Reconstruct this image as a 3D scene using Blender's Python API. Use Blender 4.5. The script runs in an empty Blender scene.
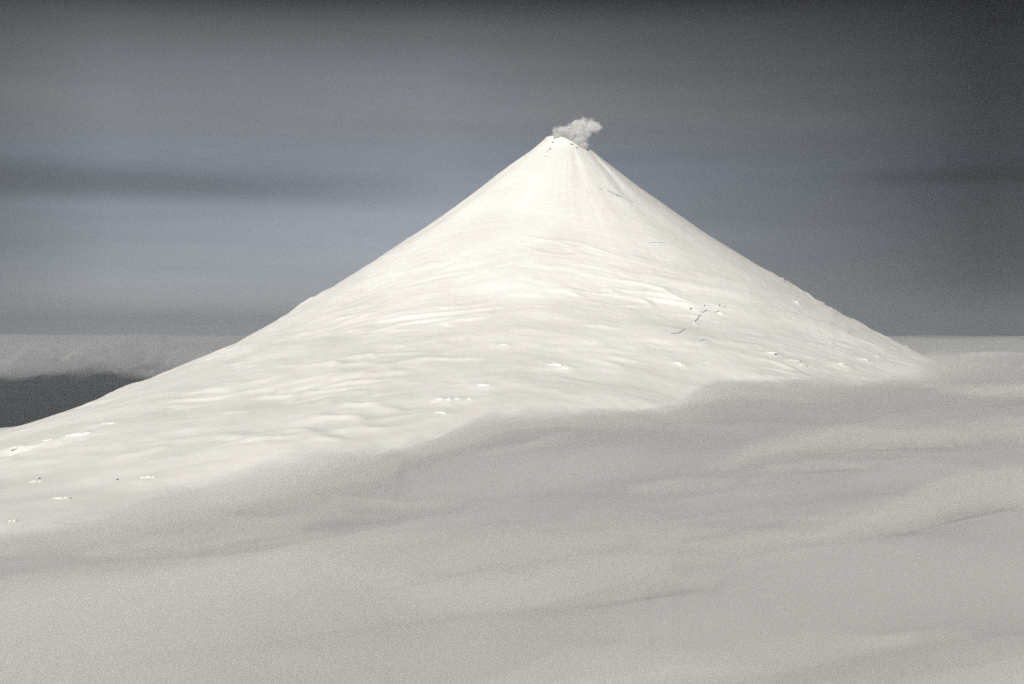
import bpy, bmesh, math, random
import numpy as np
from mathutils import Vector
from mathutils.bvhtree import BVHTree

random.seed(7)
S = bpy.context.scene
C = S.collection
R = math.radians

# ------------------------------------------------------------------ helpers
def smooth(a, b, x):
    t = np.clip((x - a) / (b - a), 0.0, 1.0)
    return t * t * (3 - 2 * t)

_rng = np.random.RandomState(11)
_perm = np.concatenate([_rng.permutation(256)] * 3).astype(np.int64)
_grad = _rng.normal(size=(256, 3))
_grad /= np.linalg.norm(_grad, axis=1)[:, None]

def perlin(x, y, z):
    xi, yi, zi = np.floor(x), np.floor(y), np.floor(z)
    xf, yf, zf = x - xi, y - yi, z - zi
    X, Y, Z = xi.astype(np.int64) & 255, yi.astype(np.int64) & 255, zi.astype(np.int64) & 255
    f = lambda t: t * t * t * (t * (t * 6 - 15) + 10)
    u, v, w = f(xf), f(yf), f(zf)
    out = 0.0
    for dx in (0, 1):
        for dy in (0, 1):
            for dz in (0, 1):
                g = _grad[_perm[_perm[_perm[(X + dx) & 255] + ((Y + dy) & 255)] + ((Z + dz) & 255)]]
                d = g[..., 0] * (xf - dx) + g[..., 1] * (yf - dy) + g[..., 2] * (zf - dz)
                out = out + d * (u if dx else 1 - u) * (v if dy else 1 - v) * (w if dz else 1 - w)
    return out * 1.5

def fbm(x, y, z, octaves=4, gain=0.5):
    a, s, out = 1.0, 1.0, 0.0
    for k in range(octaves):
        out = out + a * perlin(x * s + 17.3 * k, y * s - 9.1 * k, z * s + 4.7 * k)
        a *= gain
        s *= 2.03
    return out

def mesh_from(name, V, F, shade=True):
    me = bpy.data.meshes.new(name)
    V = np.asarray(V, np.float32)
    F = np.asarray(F, np.int32)
    me.vertices.add(len(V))
    me.vertices.foreach_set("co", V.ravel())
    me.loops.add(F.size)
    me.loops.foreach_set("vertex_index", F.ravel())
    me.polygons.add(len(F))
    me.polygons.foreach_set("loop_start", np.arange(0, F.size, F.shape[1], dtype=np.int32))
    me.polygons.foreach_set("loop_total", np.full(len(F), F.shape[1], np.int32))
    me.polygons.foreach_set("use_smooth", np.full(len(F), shade))
    me.update(calc_edges=True)
    me.validate()
    return me

def link(name, me, mat, parent=None):
    o = bpy.data.objects.new(name, me)
    C.objects.link(o)
    if mat:
        me.materials.append(mat)
    if parent:
        o.parent = parent
    return o

def quads(nr, nc, wrap=False):
    i = np.arange(nr - 1)[:, None]
    j = np.arange(nc if wrap else nc - 1)[None, :]
    a = i * nc + j
    b = i * nc + (j + 1) % nc
    return np.stack([a, b, b + nc, a + nc], -1).reshape(-1, 4)

# ------------------------------------------------------------------ materials
def new_mat(name):
    m = bpy.data.materials.new(name)
    m.use_nodes = True
    nt = m.node_tree
    for n in list(nt.nodes):
        nt.nodes.remove(n)
    out = nt.nodes.new("ShaderNodeOutputMaterial")
    return m, nt, out

def N(nt, kind, **kw):
    n = nt.nodes.new(kind)
    for k, v in kw.items():
        setattr(n, k, v)
    return n

def snow_material():
    m, nt, out = new_mat("wind_packed_snow")
    L = nt.links.new
    p = N(nt, "ShaderNodeBsdfPrincipled")
    p.inputs["Roughness"].default_value = 0.85
    p.inputs["Specular IOR Level"].default_value = 0.15
    geo = N(nt, "ShaderNodeNewGeometry")
    mp = N(nt, "ShaderNodeMapping")
    mp.inputs["Scale"].default_value = (1 / 60, 1 / 60, 1 / 14)
    L(geo.outputs["Position"], mp.inputs["Vector"])
    n1 = N(nt, "ShaderNodeTexNoise")
    n1.inputs["Scale"].default_value = 1.0
    n1.inputs["Detail"].default_value = 6.0
    n1.inputs["Roughness"].default_value = 0.65
    L(mp.outputs["Vector"], n1.inputs["Vector"])
    # faint ash dusting with patches of its own
    mp2 = N(nt, "ShaderNodeMapping")
    mp2.inputs["Scale"].default_value = (1 / 420, 1 / 420, 1 / 260)
    L(geo.outputs["Position"], mp2.inputs["Vector"])
    n2 = N(nt, "ShaderNodeTexNoise")
    n2.inputs["Scale"].default_value = 1.0
    n2.inputs["Detail"].default_value = 5.0
    L(mp2.outputs["Vector"], n2.inputs["Vector"])
    cr = N(nt, "ShaderNodeValToRGB")
    cr.color_ramp.elements[0].position = 0.3
    cr.color_ramp.elements[0].color = (0.79, 0.78, 0.75, 1)
    cr.color_ramp.elements[1].position = 0.62
    cr.color_ramp.elements[1].color = (0.885, 0.875, 0.85, 1)
    L(n2.outputs["Fac"], cr.inputs["Fac"])
    L(cr.outputs["Color"], p.inputs["Base Color"])
    b = N(nt, "ShaderNodeBump")
    b.inputs["Strength"].default_value = 0.3
    b.inputs["Distance"].default_value = 3.5
    L(n1.outputs["Fac"], b.inputs["Height"])
    L(b.outputs["Normal"], p.inputs["Normal"])
    L(p.outputs["BSDF"], out.inputs["Surface"])
    return m

def rock_material(name, col, col2):
    m, nt, out = new_mat(name)
    L = nt.links.new
    p = N(nt, "ShaderNodeBsdfPrincipled")
    p.inputs["Roughness"].default_value = 0.9
    n1 = N(nt, "ShaderNodeTexNoise")
    n1.inputs["Scale"].default_value = 0.12
    n1.inputs["Detail"].default_value = 6.0
    geo = N(nt, "ShaderNodeNewGeometry")
    L(geo.outputs["Position"], n1.inputs["Vector"])
    cr = N(nt, "ShaderNodeValToRGB")
    cr.color_ramp.elements[0].color = (*col, 1)
    cr.color_ramp.elements[1].color = (*col2, 1)
    cr.color_ramp.elements[0].position = 0.35
    cr.color_ramp.elements[1].position = 0.7
    L(n1.outputs["Fac"], cr.inputs["Fac"])
    L(cr.outputs["Color"], p.inputs["Base Color"])
    L(p.outputs["BSDF"], out.inputs["Surface"])
    return m

def cloud_material(name, density, colour, aniso=0.0, skin=0.03):
    """Homogeneous droplets in the body, and a thin scatter of droplets at its skin."""
    m, nt, out = new_mat(name)
    L = nt.links.new
    v = N(nt, "ShaderNodeVolumePrincipled")
    v.inputs["Color"].default_value = (*colour, 1)
    v.inputs["Density"].default_value = density
    v.inputs["Anisotropy"].default_value = aniso
    L(v.outputs["Volume"], out.inputs["Volume"])
    if skin > 0:
        t = N(nt, "ShaderNodeBsdfTransparent")
        d = N(nt, "ShaderNodeBsdfDiffuse")
        d.inputs["Color"].default_value = (*colour, 1)
        mx = N(nt, "ShaderNodeMixShader")
        mx.inputs["Fac"].default_value = skin
        L(t.outputs["BSDF"], mx.inputs[1])
        L(d.outputs["BSDF"], mx.inputs[2])
        L(mx.outputs["Shader"], out.inputs["Surface"])
    return m

SNOW = snow_material()
ROCK = rock_material("dark_lava_rock", (0.07, 0.067, 0.063), (0.2, 0.19, 0.18))
GREY_SNOW = rock_material("grey_snow", (0.46, 0.455, 0.45), (0.62, 0.61, 0.60))
HAZE_D = 1.15e-5
ICE = rock_material("grey_crevasse_ice", (0.24, 0.245, 0.255), (0.42, 0.425, 0.435))

# ------------------------------------------------------------------ camera
EYE = Vector((0.0, 0.0, 1500.0))
FPX, PITCH = 1422.2, (342.0 - 335.0) / 1422.2        # focal length in pixels, tilt below level
cam_d = bpy.data.cameras.new("camera")
cam_d.sensor_width = 36.0
cam_d.lens = 50.0
cam_d.clip_start = 1.0
cam_d.clip_end = 400000.0
cam = bpy.data.objects.new("camera", cam_d)
C.objects.link(cam)
cam.location = EYE
cam.rotation_euler = (R(90) - PITCH, 0, 0)
S.camera = cam
S.render.resolution_x, S.render.resolution_y = 1024, 684

def ray(px, py):
    return Vector(((px - 512) / FPX, 1.0, (335.0 - py) / FPX)).normalized()

# ------------------------------------------------------------------ volcano
D = 9700.0
AX = (566 - 512) * D / FPX                 # x of the cone's axis
K = D / FPX
Lp = [(543, 136), (545, 139), (530, 152.2), (518, 159.9), (500, 173.2), (470, 197.0), (440, 219.1), (400, 245.7), (350, 277.7), (300, 310.2), (250, 340.6), (200, 369.5), (175, 383.5), (137, 407.1), (100, 424), (49, 429), (17, 425), (-40, 426), (-150, 450), (-300, 515), (-550, 560)]
Rp = [(587, 136), (589, 139), (592, 151), (602, 159.7), (640, 189.8), (700, 232.8), (745, 261.1), (796, 292.3), (843, 320.0), (890, 344.3), (921, 359.9), (952, 370.5), (1000, 386.5), (1100, 414.5), (1250, 449.5), (1450, 494.5), (1750, 554.5)]
def profile(pts, sgn):
    r = np.array([sgn * (p[0] - 566) * K for p in pts])
    z = np.array([1500 + (335 - p[1]) * K for p in pts])
    z = np.maximum(z, 0)
    o = np.argsort(z)
    return z[o], r[o]
zL, rL = profile(Lp, -1)
zR, rR = profile(Rp, 1)
rL[0], rR[0] = 9000, 8600                 # foot at the sea
zL[0] = zR[0] = -30

def radius(z, ph):
    a, b = np.interp(z, zL, rL), np.interp(z, zR, rR)
    w = (1 + np.cos(ph)) / 2
    r = a * (1 - w) + b * w
    front = np.clip(-np.sin(ph + R(18)), 0, 1) ** 3
    flare = smooth(1750, 1000, z) * 0.42 + smooth(1150, 700, z) * 0.15
    return r * (1 + front * flare)

# rim heights round the crater, by bearing (0 = +x, -90 = towards the viewer)
rim_b = np.array([-180, -160, -140, -128, -121, -114, -106, -96, -86, -76, -66, -58, -52, -47, -40, -20, 0, 40, 90, 140, 180.0])
rim_h = np.array([2836, 2842, 2845, 2842, 2818, 2822, 2831, 2822, 2808, 2790, 2768, 2752, 2738, 2731, 2744, 2754, 2752, 2740, 2735, 2790, 2840.0])

ph_f = np.linspace(R(-205), R(25), 1150)
ph_b = np.linspace(R(25), R(155), 162)[1:-1]
PH = np.concatenate([ph_f, ph_b])
NR = 700
t = np.linspace(0, 1, NR) ** 1.12
phd = (np.degrees(PH) + 180) % 360 - 180
zrim = np.interp(phd, rim_b, rim_h)
Zg = zrim[None, :] - t[:, None] * (zrim[None, :] + 30)
PG = np.broadcast_to(PH[None, :], Zg.shape)
Rg = radius(Zg, PG)
# smooth the piecewise profile down each column
ker = np.hanning(31); ker /= ker.sum()
pad = np.concatenate([Rg[:1] * 2 - Rg[15:0:-1], Rg, Rg[-1:] * 2 - Rg[-2:-17:-1]], 0)
Rs = np.zeros_like(Rg)
for k in range(31):
    Rs += ker[k] * pad[k:k + NR]
edge = smooth(0.0, 0.03, t)[:, None]
Rg = Rg * (1 - edge) + Rs * edge
Xc, Yc = Rg * np.cos(PG), Rg * np.sin(PG)
# relief: lies across the slope in long bands which droop away from the axis
low = smooth(2300, 1500, Zg)
mid = smooth(2750, 2200, Zg)
band = Zg + 0.16 * np.abs(Xc + 350) + 60 * perlin(Xc / 900, Yc / 900, Zg / 500)
d = 26 * low * fbm(Xc / 1500, Yc / 1500, band / 260, 3)
d = d + (1.4 * mid + 4.2 * low) * fbm(Xc / 560, Yc / 560, band / 70, 3, 0.5)
d = d + (0.7 * mid + 1.9 * low) * (0.5 + smooth(-0.3, 0.5, perlin(Xc / 700 + 50, Yc / 700, Zg / 260))) * fbm(Xc / 190, Yc / 190, band / 34, 4, 0.6)
d = d - 5.0 * low * smooth(0.12, 0.5, perlin(Xc / 420 + 80, Yc / 420, band / 90 + 9)) * np.abs(fbm(Xc / 110 + 4, Yc / 110, Zg / 40, 3, 0.55))
rid = 1 - np.abs(perlin(Xc / 300 + 31, Yc / 300, band / 42))
patch = smooth(0.05, 0.45, perlin(Xc / 800 + 7, Yc / 800, band / 170 + 3))
d = d + 13 * low * patch * np.clip(rid - 0.72, 0, 1) / 0.28
d = d + 1.2 * fbm(Xc / 60, Yc / 60, Zg / 40, 3)
# ribs and gullies running straight down from the rim
top = smooth(1500, 2500, Zg)
d = d + top * np.minimum(Rg, 900) * 0.004 * fbm(np.cos(PG) * 6, np.sin(PG) * 6, Zg / 1600, 3)
deg = np.degrees(PG)
def gully(b0, b1, z0, z1, width, depth):
    u = (Zg - z1) / (z0 - z1)
    c = b1 + (b0 - b1) * np.clip(u, 0, 1)
    win = smooth(-0.15, 0.15, u) * smooth(1.25, 0.85, u)
    return depth * win * np.exp(-((deg - c) / width) ** 2)
d = d - gully(-44, -54, 2740, 2400, 5.0, 6) + gully(-38, -48, 2740, 2380, 5.0, 3)
d = d + gully(-135, -150, 2800, 2000, 9.0, 16) - gully(-148, -160, 2790, 2100, 6.0, 9)
d = d - gully(-80, -82, 2700, 2450, 4.0, 5)
d = d * edge
slope = R(30)
Rg2 = Rg + d * math.sin(slope)
Zg2 = Zg + d * math.cos(slope)
Zg2[0] += 5 * fbm(PH * 7, PH * 0, PH * 0 + 2, 3)
V = np.stack([AX + Rg2 * np.cos(PG), D + Rg2 * np.sin(PG), Zg2], -1).reshape(-1, 3)

SERACS = [
        (556, 365, 62, 14, 11, -.15), (566, 368, 30, 10, 9, -.3), (485, 385.5, 45, 9, 8, -.3), (440, 399.5, 24, 9, 10, 0), (449, 400, 18, 9, 10, 0),
        (457, 399.6, 22, 10, 10, .2), (470, 399.5, 20, 8, 8, .3), (440, 413, 60, 14, 9, 0), (504, 345, 36, 9, 7, -.4), (678, 364, 44, 14, 10, -.2),
        (797, 303, 22, 12, 10, -.2), (694, 323, 14, 8, 8, .5), (720.5, 313, 16, 8, 8, -.4), (793, 361, 70, 12, 9, -.35), (805, 366, 60, 11, 9, -.4),
        (770, 353, 44, 9, 8, -.3), (865, 360, 46, 9, 8, -.5), (842, 364, 30, 8, 7, -.3), (878, 357, 30, 7, 7, -.5), (150, 478, 50, 12, 9, 0),
        (110, 424, 90, 13, 9, .25), (85, 434, 110, 15, 10, .3), (50, 441, 60, 12, 9, .3), (20, 447, 70, 12, 8, .2), (35, 482, 40, 12, 9, .3),
        (62, 499, 60, 11, 9, .1), (12, 522, 26, 9, 8, .2), (142, 391, 36, 8, 7, .3), (180, 405, 60, 8, 8, .2), (243, 410, 40, 8, 6, .1),
        (800, 388, 70, 10, 9, -.1), (770, 384, 60, 9, 8, -.1), (640, 345, 30, 8, 6, -.2), (600, 325, 50, 7, 6, -.3), (655, 316, 40, 8, 6, -.4)]
nrm_s = math.sin(slope)
V0 = V.copy()
BV = BVHTree.FromPolygons([tuple(v) for v in V0], [tuple(f) for f in quads(NR, len(PH), True)[:, ::-1] if V0[f[0], 1] < D + 400])
for k, (x, y, w, h, th, a_) in enumerate(SERACS):
    p = BV.ray_cast(EYE, ray(x, y))[0]
    if p is None:
        continue
    q = V0 - np.array(p)
    sel = np.where((np.abs(q) < 4.5 * w + 60).all(1))[0]
    o = q[sel]
    e = np.array([p.x - AX, p.y - D]); e /= np.linalg.norm(e)
    tang = o[:, 0] * -e[1] + o[:, 1] * e[0]
    vert = o[:, 2] - 0.25 * a_ * tang
    hgt = th * 1.1 * np.exp(-(tang / (w * 1.5)) ** 2) * np.exp(-((vert + 4) / (h * 1.3)) ** 2)
    hgt *= 0.75 + 0.6 * perlin(V0[sel, 0] / 26 + k, V0[sel, 1] / 26, V0[sel, 2] / 14)
    V[sel, 0] += hgt * e[0] * nrm_s
    V[sel, 1] += hgt * e[1] * nrm_s
    V[sel, 2] += hgt * math.cos(slope)

volcano = bpy.data.objects.new("volcano", None)
volcano.location = (AX, D, 0)
C.objects.link(volcano)
volcano["label"] = "tall symmetrical snow-covered volcano cone rising out of the grey cloud layer"
volcano["category"] = "volcano"
base = np.array([AX, D, 0])
F = quads(NR, len(PH), True)[:, ::-1]
slope_me = mesh_from("snow_slope", V - base, F)
link("snow_slope", slope_me, SNOW, volcano)
bvh = BVHTree.FromPolygons([tuple(v) for v in V[::1]], [tuple(f) for f in F[(V[F[:, 0], 1] < D + 400)]])

def at(px, py):
    return bvh.ray_cast(EYE, ray(px, py))

# crater bowl inside the rim
rimV = V[:len(PH)]
cen = rimV.mean(0)
rows = []
for f, dz in ((1.0, -0.5), (0.86, -14), (0.66, -45), (0.4, -82), (0.12, -95)):
    q = cen + (rimV - cen) * f
    q[:, 2] = rimV[:, 2] * f + (cen[2] - 8) * (1 - f) + dz
    rows.append(q)
CV = np.concatenate(rows, 0)
link("crater", mesh_from("crater", CV - base, quads(5, len(PH), True)), ROCK, volcano)["label"] = "dark rocky crater bowl inside the snowy rim"

def lump(name, px, py, w, h, thick, mat, ang=0.0, rough=0.35, sink=0.35, seed=0):
    """A knobbly body lying on the slope where the line of sight meets it; w along the slope, h up it."""
    p, n, _, _ = at(px, py)
    if p is None:
        return None
    if n.z < 0:
        n = -n
    ex = Vector((0, 0, 1)).cross(n).normalized()
    ey = n.cross(ex).normalized()
    ca, sa = math.cos(ang), math.sin(ang)
    ex, ey = ex * ca + ey * sa, ey * ca - ex * sa
    bm = bmesh.new()
    bmesh.ops.create_icosphere(bm, subdivisions=4, radius=1.0)
    co = np.array([v.co[:] for v in bm.verts])
    dd = 1 + rough * fbm(co[:, 0] * w / h * 0.9 + seed * 3.1, co[:, 1] * 1.1 + seed, co[:, 2] + 5, 4, 0.6)
    co = co * dd[:, None]
    # squared-off blocks along its length
    co[:, 2] += 0.25 * rough * np.sign(np.sin(co[:, 0] * w / h * 2.6 + seed))
    for v, c in zip(bm.verts, co):
        v.co = p + ex * (c[0] * w) + ey * (c[1] * h) + n * ((c[2] - sink) * thick) - Vector(base)
    me = bpy.data.meshes.new(name)
    bm.to_mesh(me)
    bm.free()
    for f in me.polygons:
        f.use_smooth = True
    return link(name, me, mat, volcano)

def crack(pts, width, mat, name="crevasse"):
    """A crevasse line: a low raised grey strip following the slope; no trough is cut."""
    P = []
    for a, b in zip(pts, pts[1:]):
        for k in range(4):
            f = k / 4
            P.append((a[0] + (b[0] - a[0]) * f, a[1] + (b[1] - a[1]) * f))
    P.append(pts[-1])
    hits = [at(*q) for q in P]
    hits = [(h[0], h[1] if h[1].z > 0 else -h[1]) for h in hits if h[0] is not None]
    V_, m = [], len(hits)
    for i, (p, n) in enumerate(hits):
        q = hits[min(i + 1, m - 1)][0] - hits[max(i - 1, 0)][0]
        s = n.cross(q).normalized()
        if s.z < 0:
            s = -s
        w = 0.7 * width * (0.25 + 0.75 * math.sin(math.pi * (i + 0.5) / m)) * random.uniform(0.75, 1.2)
        for u, v in ((1.0, -2.0), (0.75, 2.6), (0.0, 1.4), (-0.75, 0.8), (-1.0, -2.0)):
            V_.append(p + s * (u * w) + n * v - Vector(base))
    return link(name, mesh_from(name, [v[:] for v in V_], quads(m, 5), False), mat, volcano)

# dark rocks by the crater lip and on the right shoulder
for k, (x, y, w, h) in enumerate([(549.5, 149.5, 9, 7), (547, 152, 6, 5), (545.5, 156.5, 6, 6), (550.6, 149, 6, 5), (553, 142.5, 12, 5), (572, 144.5, 14, 4),
                                   (577, 148, 10, 5), (690.8, 308.8, 8, 9), (704.5, 305.6, 5, 5), (719.5, 305.5, 5, 5), (724.5, 307, 5, 5),
                                   (39, 479, 7, 6), (117, 480, 5, 5), (262, 512, 4, 4)]):
    lump("rock_outcrop", x, y, w * 0.8, h * 0.8, 5, ROCK, random.uniform(-.4, .4), 0.5, 0.2, k)
lump("grey_streak", 614.5, 194, 55, 10, 3, GREY_SNOW, -0.78, 0.4, 0.1, 41)  # grey strips laid down the gully right of the summit
lump("grey_streak", 625, 199, 60, 5, 3, GREY_SNOW, -0.74, 0.4, 0.1, 42)
lump("grey_streak", 600, 189, 20, 4, 2.5, GREY_SNOW, -0.8, 0.4, 0.1, 43)
crack([(690.5, 322.5), (694, 322), (697, 320), (699, 316.5), (701, 314.8)], 6, ICE)
crack([(699, 312), (703, 312.5), (705.5, 311), (707.5, 310)], 5, ICE)
crack([(671, 334), (675, 333.6), (679, 333), (682.5, 331), (685.5, 328.8)], 5, ICE)
crack([(700, 341), (704, 339.6), (708, 340.5), (711, 342)], 3, ICE)
crack([(714.5, 312.3), (717, 312), (720, 311)], 5, ICE)
crack([(645, 242), (650, 243), (656, 242.5), (664, 243), (672, 245)], 4, GREY_SNOW)
# icefall blocks catching the sun
for k, (x, y, w, h, th, a) in enumerate(SERACS[:27]):
    lump("serac", x, y - 0.5, w * 0.7, h * 0.9, th * 0.95, SNOW, a * 0.5, 0.4, 0.5, k + 60)

# ------------------------------------------------------------------ clouds
pins = []
for x, y in [(0, 530), (60, 514), (120, 494), (200, 488), (290, 486), (360, 452), (430, 420), (520, 404), (600, 400), (700, 396), (800, 391), (880, 380), (940, 364)]:
    p = at(x, y)[0]
    if p is not None:
        pins.append((p.x, p.y, p.z + float(np.interp(x, [0, 250, 430, 600, 700, 800, 940], [-40, -20, 30, 46, 0, -66, -52]))))
        print("pin", x, y, [round(c) for c in p])
N_FOOT = len(pins)
pins += [(-6000, 4200, 840), (-4000, 1500, 1000), (-900, 900, 1050), (-100, 900, 1065), (900, 900, 1090), (100, 1900, 1215), (1200, 1900, 1235), (200, 3600, 1175), (1500, 3800, 1200), (-700, 2200, 1060),
         (6000, 3000, 1240), (8000, 9700, 1310), (3500, 6500, 1255), (2800, 8200, 1275), (20000, 30000, 1360), (0, 60000, 1360), (60000, 60000, 1360), (-60000, 60000, 1300),
         (60000, 0, 1250), (-60000, 0, 900), (0, -30000, 1100)]
pins = np.array(pins, float)

_dx = pins[:, None, :2] - pins[None, :, :2]
_A = np.hypot(_dx[..., 0], _dx[..., 1])
_P = np.concatenate([np.ones((len(pins), 1)), pins[:, :2]], 1)
_M = np.block([[-_A, _P], [_P.T, np.zeros((3, 3))]])
_w = np.linalg.solve(_M, np.concatenate([pins[:, 2], np.zeros(3)]))

def deck_height(x, y):
    """Smooth top of the cloud layer through the heights it has against the mountain and out at sea."""
    h = _w[-3] + _w[-2] * x + _w[-1] * y
    for (px, py, pz), w in zip(pins, _w):
        h = h - w * np.sqrt((x - px) ** 2 + (y - py) ** 2 + 150.0 ** 2)
    return np.clip(h, 700, 1400)

def spread(lo, hi, n, c, k):
    a, b = np.arcsinh((lo - c) / k), np.arcsinh((hi - c) / k)
    return c + k * np.sinh(np.linspace(a, b, n))
xs = spread(-95000, 95000, 520, 0, 2600)
ys = np.concatenate([spread(-40000, 300, 40, 300, 600)[:-1], 300 + np.cumsum(np.linspace(0, 0.0, 1)), ])
step, y = 26.0, 300.0
yy = []
while y < 110000:
    y += step
    step *= 1.0085 if y < 12000 else 1.03
    yy.append(y)
ys = np.concatenate([ys, yy])
GX, GY = np.meshgrid(xs, ys)
top = deck_height(GX, GY)
dist = np.hypot(GX, GY)
tilt = GY - 0.12 * GX
calm = smooth(40000, 12000, dist)
foot = np.min([np.hypot(GX - q[0], GY - q[1]) for q in pins[:N_FOOT]], 0)
awayf = smooth(200, 1900, foot)
wav = calm * (0.12 + 0.88 * awayf)
top = top - 12
top = top + wav * 95 * fbm(GX / 2600, tilt / 620, GX * 0 + 3.3, 4, 0.5)
top = top + wav * 42 * fbm(GX / 1300 + 40, tilt / 420, GX * 0 + 8.3, 3, 0.5)
nearm = smooth(5200, 3600, np.hypot(GX - AX, GY - D))
top = top + calm * 16 * fbm(GX / 620 + 11, tilt / 170, GX * 0 + 6.1, 4, 0.6)
top = top + calm * (8 + 16 * (1 - awayf)) * fbm(GX / 420, tilt / 260, GX * 0 + 1.3, 4, 0.55)
bot = np.minimum(top - 60, 560.0 + 0 * top)
top = top + smooth(12000, 26000, dist) * 120 * fbm(GX / 5200 + 5, GY / 7000, GX * 0 + 44, 4, 0.5)
# the layer ends behind the left flank, where the sea lies open
e = np.minimum(GY - 6300, 400 - GX) + 500 * fbm(GX / 1500, GY / 1500, GX * 0, 3)
thin = smooth(900, -900, e)
top = bot + (top - bot) * thin + 2.0
keep = (e < 850)
ny, nx = GX.shape
n0 = nx * ny
VT = np.stack([GX, GY, top], -1).reshape(-1, 3)
VB = np.stack([GX, GY, bot], -1).reshape(-1, 3)
def closed_layer(keep):
    """Faces of a closed layer over the kept grid points: top, underside and rim; and which points they use."""
    Q = quads(ny, nx)
    kf = keep.reshape(-1)
    Q = Q[kf[Q].all(1)]
    Et = np.concatenate([Q[:, [0, 1]], Q[:, [1, 2]], Q[:, [2, 3]], Q[:, [3, 0]]])
    key = np.sort(Et, 1)
    key = key[:, 0].astype(np.int64) * n0 + key[:, 1]
    _, inv, cnt = np.unique(key, return_inverse=True, return_counts=True)
    B = Et[cnt[inv.ravel()] == 1]
    side = np.stack([B[:, 1], B[:, 0], B[:, 0] + n0, B[:, 1] + n0], 1)
    F_ = np.concatenate([Q, Q[:, ::-1] + n0, side])
    used, invv = np.unique(F_, return_inverse=True)
    return invv.reshape(F_.shape), used
AF, used = closed_layer(keep)
AV = np.concatenate([VT, VB])
AV = AV[used]
VB = VB.copy()
CLOUD = cloud_material("cloud_droplets", 0.010, (0.825, 0.828, 0.825), 0.0, 0.25)
clouds = link("clouds", mesh_from("clouds", AV, AF), CLOUD)
at_ = clouds.data.attributes.new("skin", "FLOAT", "POINT")
sk = np.concatenate([0.03 + 0.20 * awayf.reshape(-1), np.full(GX.size, 0.03)])[used]
at_.data.foreach_set("value", sk.astype(np.float32))
_nt = CLOUD.node_tree
_a = _nt.nodes.new("ShaderNodeAttribute")
_a.attribute_name = "skin"
_nt.links.new(_a.outputs["Fac"], next(n for n in _nt.nodes if n.type == "MIX_SHADER").inputs[0])
clouds["kind"] = "stuff"
clouds["label"] = "grey rolling sea of cloud wrapped round the foot of the snowy volcano"
clouds["category"] = "clouds"

# thin ragged mist lying on the cloud layer, through which its foot of the mountain fades
mist_top = top + (0.12 + 0.88 * smooth(2200, 500, foot)) * (0.4 + 0.6 * smooth(-1100, -300, GX)) * thin * (34 + 22 * smooth(-900, 300, GX) + 80 * np.abs(fbm(GX / 800 + 3, tilt / 380, GX * 0 + 21, 4, 0.55)) + 45 * np.clip(fbm(GX / 380 + 3, GY / 380, GX * 0 + 27, 3, 0.5) + 0.15, 0, 1)) * smooth(70000, 20000, dist)
VT = np.stack([GX, GY, mist_top], -1).reshape(-1, 3)
mist_top = np.maximum(mist_top, top + 6)
VU = VB - np.array([0, 0, 1.5])
MV = np.concatenate([VT, VU])[used]
MIST = cloud_material("mist_droplets", 0.0026, (0.82, 0.82, 0.815), 0.0, 0.0)
link("mist", mesh_from("mist", MV, AF), MIST, clouds)
# bright patches on the layer: brightness put in by an added paler, denser volume
bright_mask = fbm(GX / 1500 + 61, tilt / 300, GX * 0 + 33, 5, 0.55) + 0.75 * smooth(2300, 1400, GY) * smooth(-400, 900, GY) - 0.08
bright_mask = smooth(-0.05, 0.95, bright_mask) * smooth(0.06, 1.0, awayf) * thin * smooth(16000, 6000, dist)
DF, dused = closed_layer(keep & (bright_mask > 0.015) & (awayf > 0.08))
VT = np.stack([GX, GY, mist_top + 1 + 95 * bright_mask], -1).reshape(-1, 3)
VU = np.stack([GX, GY, mist_top - 4], -1).reshape(-1, 3)
PALE = cloud_material("bright_patch_volume", 0.007, (0.985, 0.98, 0.97), 0.0, 0.0)
link("bright_patch", mesh_from("bright_patch", np.concatenate([VT, VU])[dused], DF), PALE, clouds)

# far cloud bank on the horizon, over the open sea beyond the flank
bx = np.concatenate([np.linspace(-60000, -20000, 60)[:-1], np.linspace(-20000, 3000, 520)])
by = 21000 + np.linspace(0, 1, 150) ** 2.2 * 80000
BX, BY = np.meshgrid(bx, by)
bd = BY - 21000 + 2500 * fbm(BX / 1500, BY / 6000, BX * 0 + 9, 4, 0.6)
btop = 1400 + 130 * fbm(BX / 5200, BY / 9000, BX * 0 + 2, 5, 0.55) + 70 * smooth(15000, 60000, bd)
bbot = 800 + 430 * np.exp(-((BX + 6800) / 900) ** 2) + 270 * fbm(BX / 700, BY / 5000, BX * 0 + 5, 5, 0.62)
front = np.clip(0.1 + 0.55 * smooth(-1500, 4000, bd) + 0.35 * smooth(4000, 24000, bd) + 0.22 * fbm(BX / 1800, BY / 4200, BX * 0 + 14, 4, 0.6), 0.03, 1)
btop2 = np.maximum(bbot + 25 + (btop - bbot) * front, bbot + 25)
VT = np.stack([BX, BY, btop2], -1).reshape(-1, 3)
VB = np.stack([BX, BY, bbot], -1).reshape(-1, 3)
n0 = len(VT)
Q = quads(*BX.shape)
Et = np.concatenate([Q[:, [0, 1]], Q[:, [1, 2]], Q[:, [2, 3]], Q[:, [3, 0]]])
key = np.sort(Et, 1)
key = key[:, 0].astype(np.int64) * n0 + key[:, 1]
_, inv, cnt = np.unique(key, return_inverse=True, return_counts=True)
B = Et[cnt[inv.ravel()] == 1]
side = np.stack([B[:, 1], B[:, 0], B[:, 0] + n0, B[:, 1] + n0], 1)
BANK = cloud_material("thin_far_cloud", 0.00035, (0.88, 0.89, 0.90), 0.0, 0.05)
bank = link("cloud_bank", mesh_from("cloud_bank", np.concatenate([VT, VB]), np.concatenate([Q, Q[:, ::-1] + n0, side])), BANK)
bank["label"] = "thin grey cloud bank on the horizon above a dark gap beyond the volcano's long flank"
bank["category"] = "cloud bank"

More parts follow.
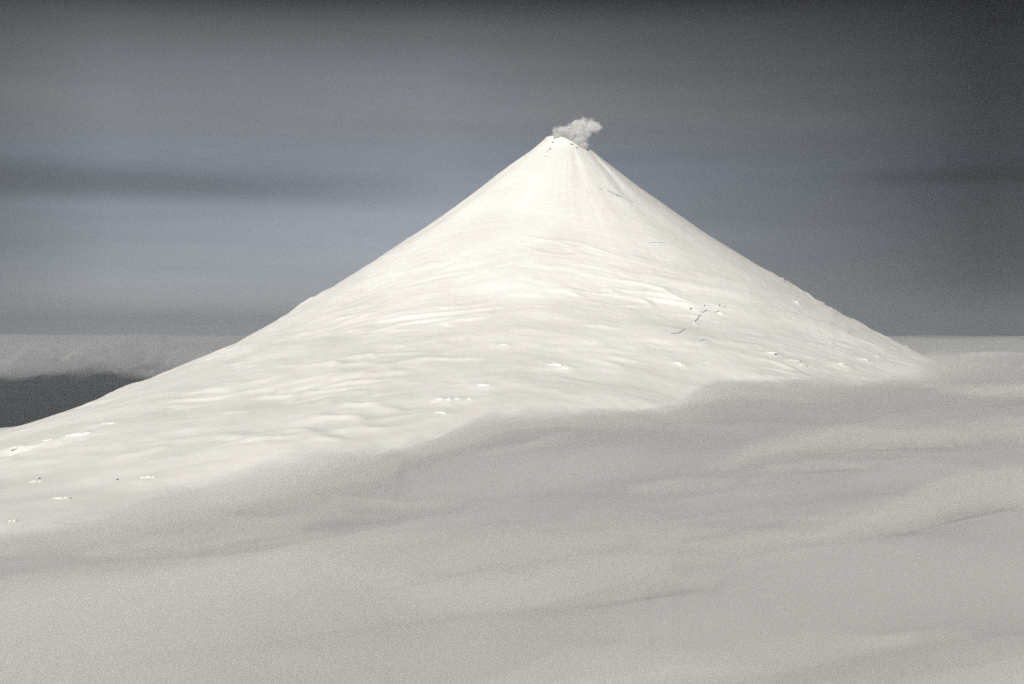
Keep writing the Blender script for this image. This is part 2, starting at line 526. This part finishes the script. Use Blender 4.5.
# ------------------------------------------------------------------ steam plume
pm = bmesh.new()
KP = (D + 40) / FPX
PUFFS = []
for x, y, r, dy in [(558, 137, 6, 0), (556, 131, 4.5, 10), (562, 132, 6.5, 0), (568, 136, 7.5, 20), (572, 130, 6.5, 30), (575, 141, 6, 30), (577, 125, 7, 40), (584, 124.5, 7.5, 30),
                     (590, 126, 7, 20), (595, 127, 6, 10), (598, 128, 4, 0), (586, 131, 6, 30), (582, 138, 5.5, 30), (583, 146, 6, 30), (579, 149, 6, 30), (571, 144, 6, 20), (566, 133, 6.5, 10), (580, 131, 7, 20), (588, 134, 4, 20)]:
    c = Vector(((x - 512) * KP, D + 40 + dy, 1500 + (335 - y) * KP))
    PUFFS.append((tuple(c), r * KP))
    res = bmesh.ops.create_icosphere(pm, subdivisions=3, radius=1.28 * r * KP)
    for v in res["verts"]:
        v.co += c
tmp_me = bpy.data.meshes.new("plume_source")
pm.to_mesh(tmp_me)
pm.free()
tmp = bpy.data.objects.new("plume_source", tmp_me)
C.objects.link(tmp)
rm = tmp.modifiers.new("remesh", "REMESH")
rm.mode = "VOXEL"
rm.voxel_size = 5.0
dg = bpy.context.evaluated_depsgraph_get()
pme = bpy.data.meshes.new_from_object(tmp.evaluated_get(dg))
bpy.data.objects.remove(tmp)
co = np.empty(len(pme.vertices) * 3, np.float32)
no = np.empty(len(pme.vertices) * 3, np.float32)
pme.vertices.foreach_get("co", co)
pme.vertices.foreach_get("normal", no)
co, no = co.reshape(-1, 3).astype(float), no.reshape(-1, 3).astype(float)
dsp = 9 * fbm(co[:, 0] / 55, co[:, 1] / 55, co[:, 2] / 55, 4, 0.6)
co = co + no * dsp[:, None]
org = np.array([AX + 40, D + 40, 2740.0])
pme.vertices.foreach_set("co", (co - org).astype(np.float32).ravel())
pme.polygons.foreach_set("use_smooth", np.full(len(pme.polygons), True))
pme.update()
pme.name = "steam_plume"
pme.materials.clear()
m, nt, out = new_mat("steam")
L = nt.links.new
geo = N(nt, "ShaderNodeNewGeometry")
n1 = N(nt, "ShaderNodeTexNoise")
n1.inputs["Scale"].default_value = 1 / 48
n1.inputs["Detail"].default_value = 5
n1.inputs["Roughness"].default_value = 0.6
L(geo.outputs["Position"], n1.inputs["Vector"])
def mth(op, a, b):
    n = N(nt, "ShaderNodeMath", operation=op)
    for i, q in enumerate((a, b)):
        if isinstance(q, (int, float)):
            n.inputs[i].default_value = q
        else:
            L(q, n.inputs[i])
    return n.outputs[0]
body = None
for c, r in PUFFS:                       # billows: dense at heart, thinning to nothing at the edge
    dn = N(nt, "ShaderNodeVectorMath", operation="DISTANCE")
    L(geo.outputs["Position"], dn.inputs[0])
    dn.inputs[1].default_value = c
    q = N(nt, "ShaderNodeMapRange", interpolation_type="SMOOTHSTEP")
    q.inputs[1].default_value = 0.25 * r
    q.inputs[2].default_value = 1.45 * r
    q.inputs[3].default_value = 1.0
    q.inputs[4].default_value = 0.0
    L(dn.outputs["Value"], q.inputs[0])
    body = q.outputs[0] if body is None else mth("MAXIMUM", body, q.outputs[0])
ero = mth("MULTIPLY", mth("SUBTRACT", n1.outputs["Fac"], 0.5), 2.3)
den = mth("MULTIPLY", mth("MAXIMUM", mth("ADD", mth("SUBTRACT", body, 0.26), ero), 0.0), 0.055)
v = N(nt, "ShaderNodeVolumePrincipled")
v.inputs["Color"].default_value = (0.99, 0.99, 0.985, 1)
v.inputs["Anisotropy"].default_value = -0.3
L(den, v.inputs["Density"])
L(v.outputs["Volume"], out.inputs["Volume"])
t_ = N(nt, "ShaderNodeBsdfTransparent")
d_ = N(nt, "ShaderNodeBsdfDiffuse")
mx = N(nt, "ShaderNodeMixShader")
mx.inputs["Fac"].default_value = 0.006
L(t_.outputs["BSDF"], mx.inputs[1])
L(d_.outputs["BSDF"], mx.inputs[2])
L(mx.outputs["Shader"], out.inputs["Surface"])
plume = link("steam_plume", pme, m)
plume.location = org
plume["label"] = "small pale puff of steam drifting from the volcano's crater"
plume["category"] = "steam"

# ------------------------------------------------------------------ sea
SEA, nt, out = new_mat("dark_sea")
L = nt.links.new
p = N(nt, "ShaderNodeBsdfPrincipled")
p.inputs["Roughness"].default_value = 0.7
p.inputs["Specular IOR Level"].default_value = 0.1
n1 = N(nt, "ShaderNodeTexNoise")
n1.inputs["Scale"].default_value = 1 / 2500
n1.inputs["Detail"].default_value = 6
geo = N(nt, "ShaderNodeNewGeometry")
L(geo.outputs["Position"], n1.inputs["Vector"])
cr = N(nt, "ShaderNodeValToRGB")
cr.color_ramp.elements[0].position = 0.35
cr.color_ramp.elements[0].color = (0.012, 0.015, 0.02, 1)
cr.color_ramp.elements[1].position = 0.7
cr.color_ramp.elements[1].color = (0.03, 0.036, 0.045, 1)
L(n1.outputs["Fac"], cr.inputs["Fac"])
L(cr.outputs["Color"], p.inputs["Base Color"])
L(p.outputs["BSDF"], out.inputs["Surface"])
g = np.linspace(-120000, 120000, 41)
X_, Y_ = np.meshgrid(g, g)
sea = link("sea", mesh_from("sea", np.stack([X_, Y_, X_ * 0], -1).reshape(-1, 3), quads(41, 41)), SEA)
sea["kind"] = "structure"

# ------------------------------------------------------------------ haze
bm = bmesh.new()
bmesh.ops.create_cube(bm, size=1.0)
for v in bm.verts:
    v.co = Vector((v.co.x * 250000, v.co.y * 250000, -1.0 if v.co.z < 0 else 3100.0))
hz = bpy.data.meshes.new("haze")
bm.to_mesh(hz)
bm.free()
HAZE = cloud_material("thin_haze", HAZE_D, (0.76, 0.82, 0.91), 0.46, 0.0)
haze = link("haze", hz, HAZE)
haze["kind"] = "stuff"

# ------------------------------------------------------------------ light
SUN_EL, SUN_AZ = R(35), R(204)             # bearing clockwise from +y: behind the viewer, a little to the left
sun_d = bpy.data.lights.new("sun", "SUN")
sun_d.energy = 4.0
sun_d.angle = R(0.53)
sun_d.color = (1.0, 0.965, 0.90)
sun = bpy.data.objects.new("sun", sun_d)
C.objects.link(sun)
to_sun = Vector((math.sin(SUN_AZ) * math.cos(SUN_EL), math.cos(SUN_AZ) * math.cos(SUN_EL), math.sin(SUN_EL)))
sun.rotation_euler = to_sun.to_track_quat("Z", "Y").to_euler()

W = bpy.data.worlds.new("World")
S.world = W
W.use_nodes = True
nt = W.node_tree
for n in list(nt.nodes):
    nt.nodes.remove(n)
L = nt.links.new
out = N(nt, "ShaderNodeOutputWorld")
bg = N(nt, "ShaderNodeBackground")
bg.inputs["Strength"].default_value = 0.067
sky = N(nt, "ShaderNodeTexSky")
sky.sky_type = "NISHITA"
sky.sun_disc = False
sky.sun_elevation = SUN_EL
sky.sun_rotation = SUN_AZ
sky.altitude = 1500
sky.air_density = 1.0
sky.dust_density = 1.0
tc = N(nt, "ShaderNodeTexCoord")
sep = N(nt, "ShaderNodeSeparateXYZ")
L(tc.outputs["Generated"], sep.inputs["Vector"])
def math_n(op, a, b=None):
    n = N(nt, "ShaderNodeMath", operation=op)
    for i, q in enumerate((a, b)):
        if q is None:
            continue
        if isinstance(q, (int, float)):
            n.inputs[i].default_value = q
        else:
            L(q, n.inputs[i])
    return n.outputs[0]
# thin sheets of high cloud: noise drawn out along the horizon
mp = N(nt, "ShaderNodeMapping")
mp.inputs["Scale"].default_value = (2.2, 2.2, 26)
L(tc.outputs["Generated"], mp.inputs["Vector"])
nz = N(nt, "ShaderNodeTexNoise")
nz.inputs["Scale"].default_value = 1.0
nz.inputs["Detail"].default_value = 5
nz.inputs["Roughness"].default_value = 0.5
L(mp.outputs["Vector"], nz.inputs["Vector"])
wob = math_n("MULTIPLY", math_n("SUBTRACT", nz.outputs["Fac"], 0.5), 0.018)
el = math_n("ADD", sep.outputs["Z"], wob)
ramp = N(nt, "ShaderNodeValToRGB")
L(math_n("MULTIPLY", el, 2.0), ramp.inputs["Fac"])       # ramp covers elevations 0 .. 30 degrees
cr = ramp.color_ramp
cool, warm = (0.96, 0.995, 1.10), (1.04, 0.99, 0.99)
stops = [(0.0, 1.1, cool), (0.03, .84, cool), (0.09, .72, cool), (0.165, .63, cool), (0.24, .60, cool), (0.30, .58, warm), (0.37, .48, warm), (0.42, .32, warm), (0.455, .12, warm), (0.56, .13, warm), (1.0, .10, cool)]  # sky darkening upward, plus lens falloff painted in near the top
while len(cr.elements) < len(stops):
    cr.elements.new(0.5)
for e_, (pos, val, tint) in zip(cr.elements, stops):
    e_.position = pos
    e_.color = (val * tint[0], val * tint[1], val * tint[2], 1)
# one darker streak of cloud, fading out towards +x
def maprange(v, a, b, c, d):
    n = N(nt, "ShaderNodeMapRange", interpolation_type="SMOOTHSTEP")
    for i, q in zip(range(1, 5), (a, b, c, d)):
        n.inputs[i].default_value = q
    L(v, n.inputs[0])
    return n.outputs[0]
streak = math_n("MULTIPLY", maprange(el, 0.084, 0.101, 0, 1), maprange(el, 0.104, 0.126, 1, 0))
streak = math_n("MULTIPLY", streak, maprange(sep.outputs["X"], -0.22, 0.04, 0.40, 0.0))
streak2 = math_n("MULTIPLY", maprange(el, 0.098, 0.106, 0, 1), maprange(el, 0.106, 0.118, 1, 0))
streak2 = math_n("MULTIPLY", streak2, maprange(sep.outputs["X"], 0.2, 0.3, 0.0, 0.35))
dim = math_n("SUBTRACT", 1.0, math_n("ADD", streak, streak2))
az = N(nt, "ShaderNodeValToRGB")
L(math_n("ADD", math_n("MULTIPLY", sep.outputs["X"], 1.0), 0.5), az.inputs["Fac"])
cr = az.color_ramp
stops = [(0.0, .5), (0.15, .62), (0.23, 0.95), (0.45, 1.0), (0.6, .62), (0.72, .36), (0.81, .14), (1.0, .12)]  # brighter sunward side, with lens falloff put into the sky colour at the sides
while len(cr.elements) < len(stops):
    cr.elements.new(0.5)
for e_, (pos, val) in zip(cr.elements, stops):
    e_.position = pos
    e_.color = (val, val, val, 1)
mr = N(nt, "ShaderNodeMapRange")
mr.inputs["From Min"].default_value = 0.3
mr.inputs["From Max"].default_value = 0.7
mr.inputs["To Min"].default_value = 0.85
mr.inputs["To Max"].default_value = 1.15
L(nz.outputs["Fac"], mr.inputs["Value"])
fac = math_n("MULTIPLY", math_n("MULTIPLY", dim, az.outputs["Color"]), mr.outputs["Result"])
hs = N(nt, "ShaderNodeHueSaturation")
hs.inputs["Saturation"].default_value = 0.3
L(sky.outputs["Color"], hs.inputs["Color"])
mul = N(nt, "ShaderNodeMix", data_type="RGBA", blend_type="MULTIPLY")
mul.inputs[0].default_value = 1.0
L(hs.outputs["Color"], mul.inputs[6])
comb = N(nt, "ShaderNodeCombineColor")
for i in range(3):
    L(fac, comb.inputs[i])
L(comb.outputs["Color"], mul.inputs[7])
mul2 = N(nt, "ShaderNodeMix", data_type="RGBA", blend_type="MULTIPLY")
mul2.inputs[0].default_value = 1.0
L(mul.outputs[2], mul2.inputs[6])
L(ramp.outputs["Color"], mul2.inputs[7])
L(mul2.outputs[2], bg.inputs["Color"])
L(bg.outputs["Background"], out.inputs["Surface"])

# ------------------------------------------------------------------ render settings
vs = S.view_settings
S.display_settings.display_device = "sRGB"
vs.view_transform = "Standard"
vs.look = "None"
vs.exposure = 0.0
vs.gamma = 1.0
S.render.engine = "CYCLES"
cy = S.cycles
cy.max_bounces = 12
cy.diffuse_bounces = 3
cy.glossy_bounces = 2
cy.transmission_bounces = 4
cy.volume_bounces = 8
cy.transparent_max_bounces = 128
cy.use_denoising = False
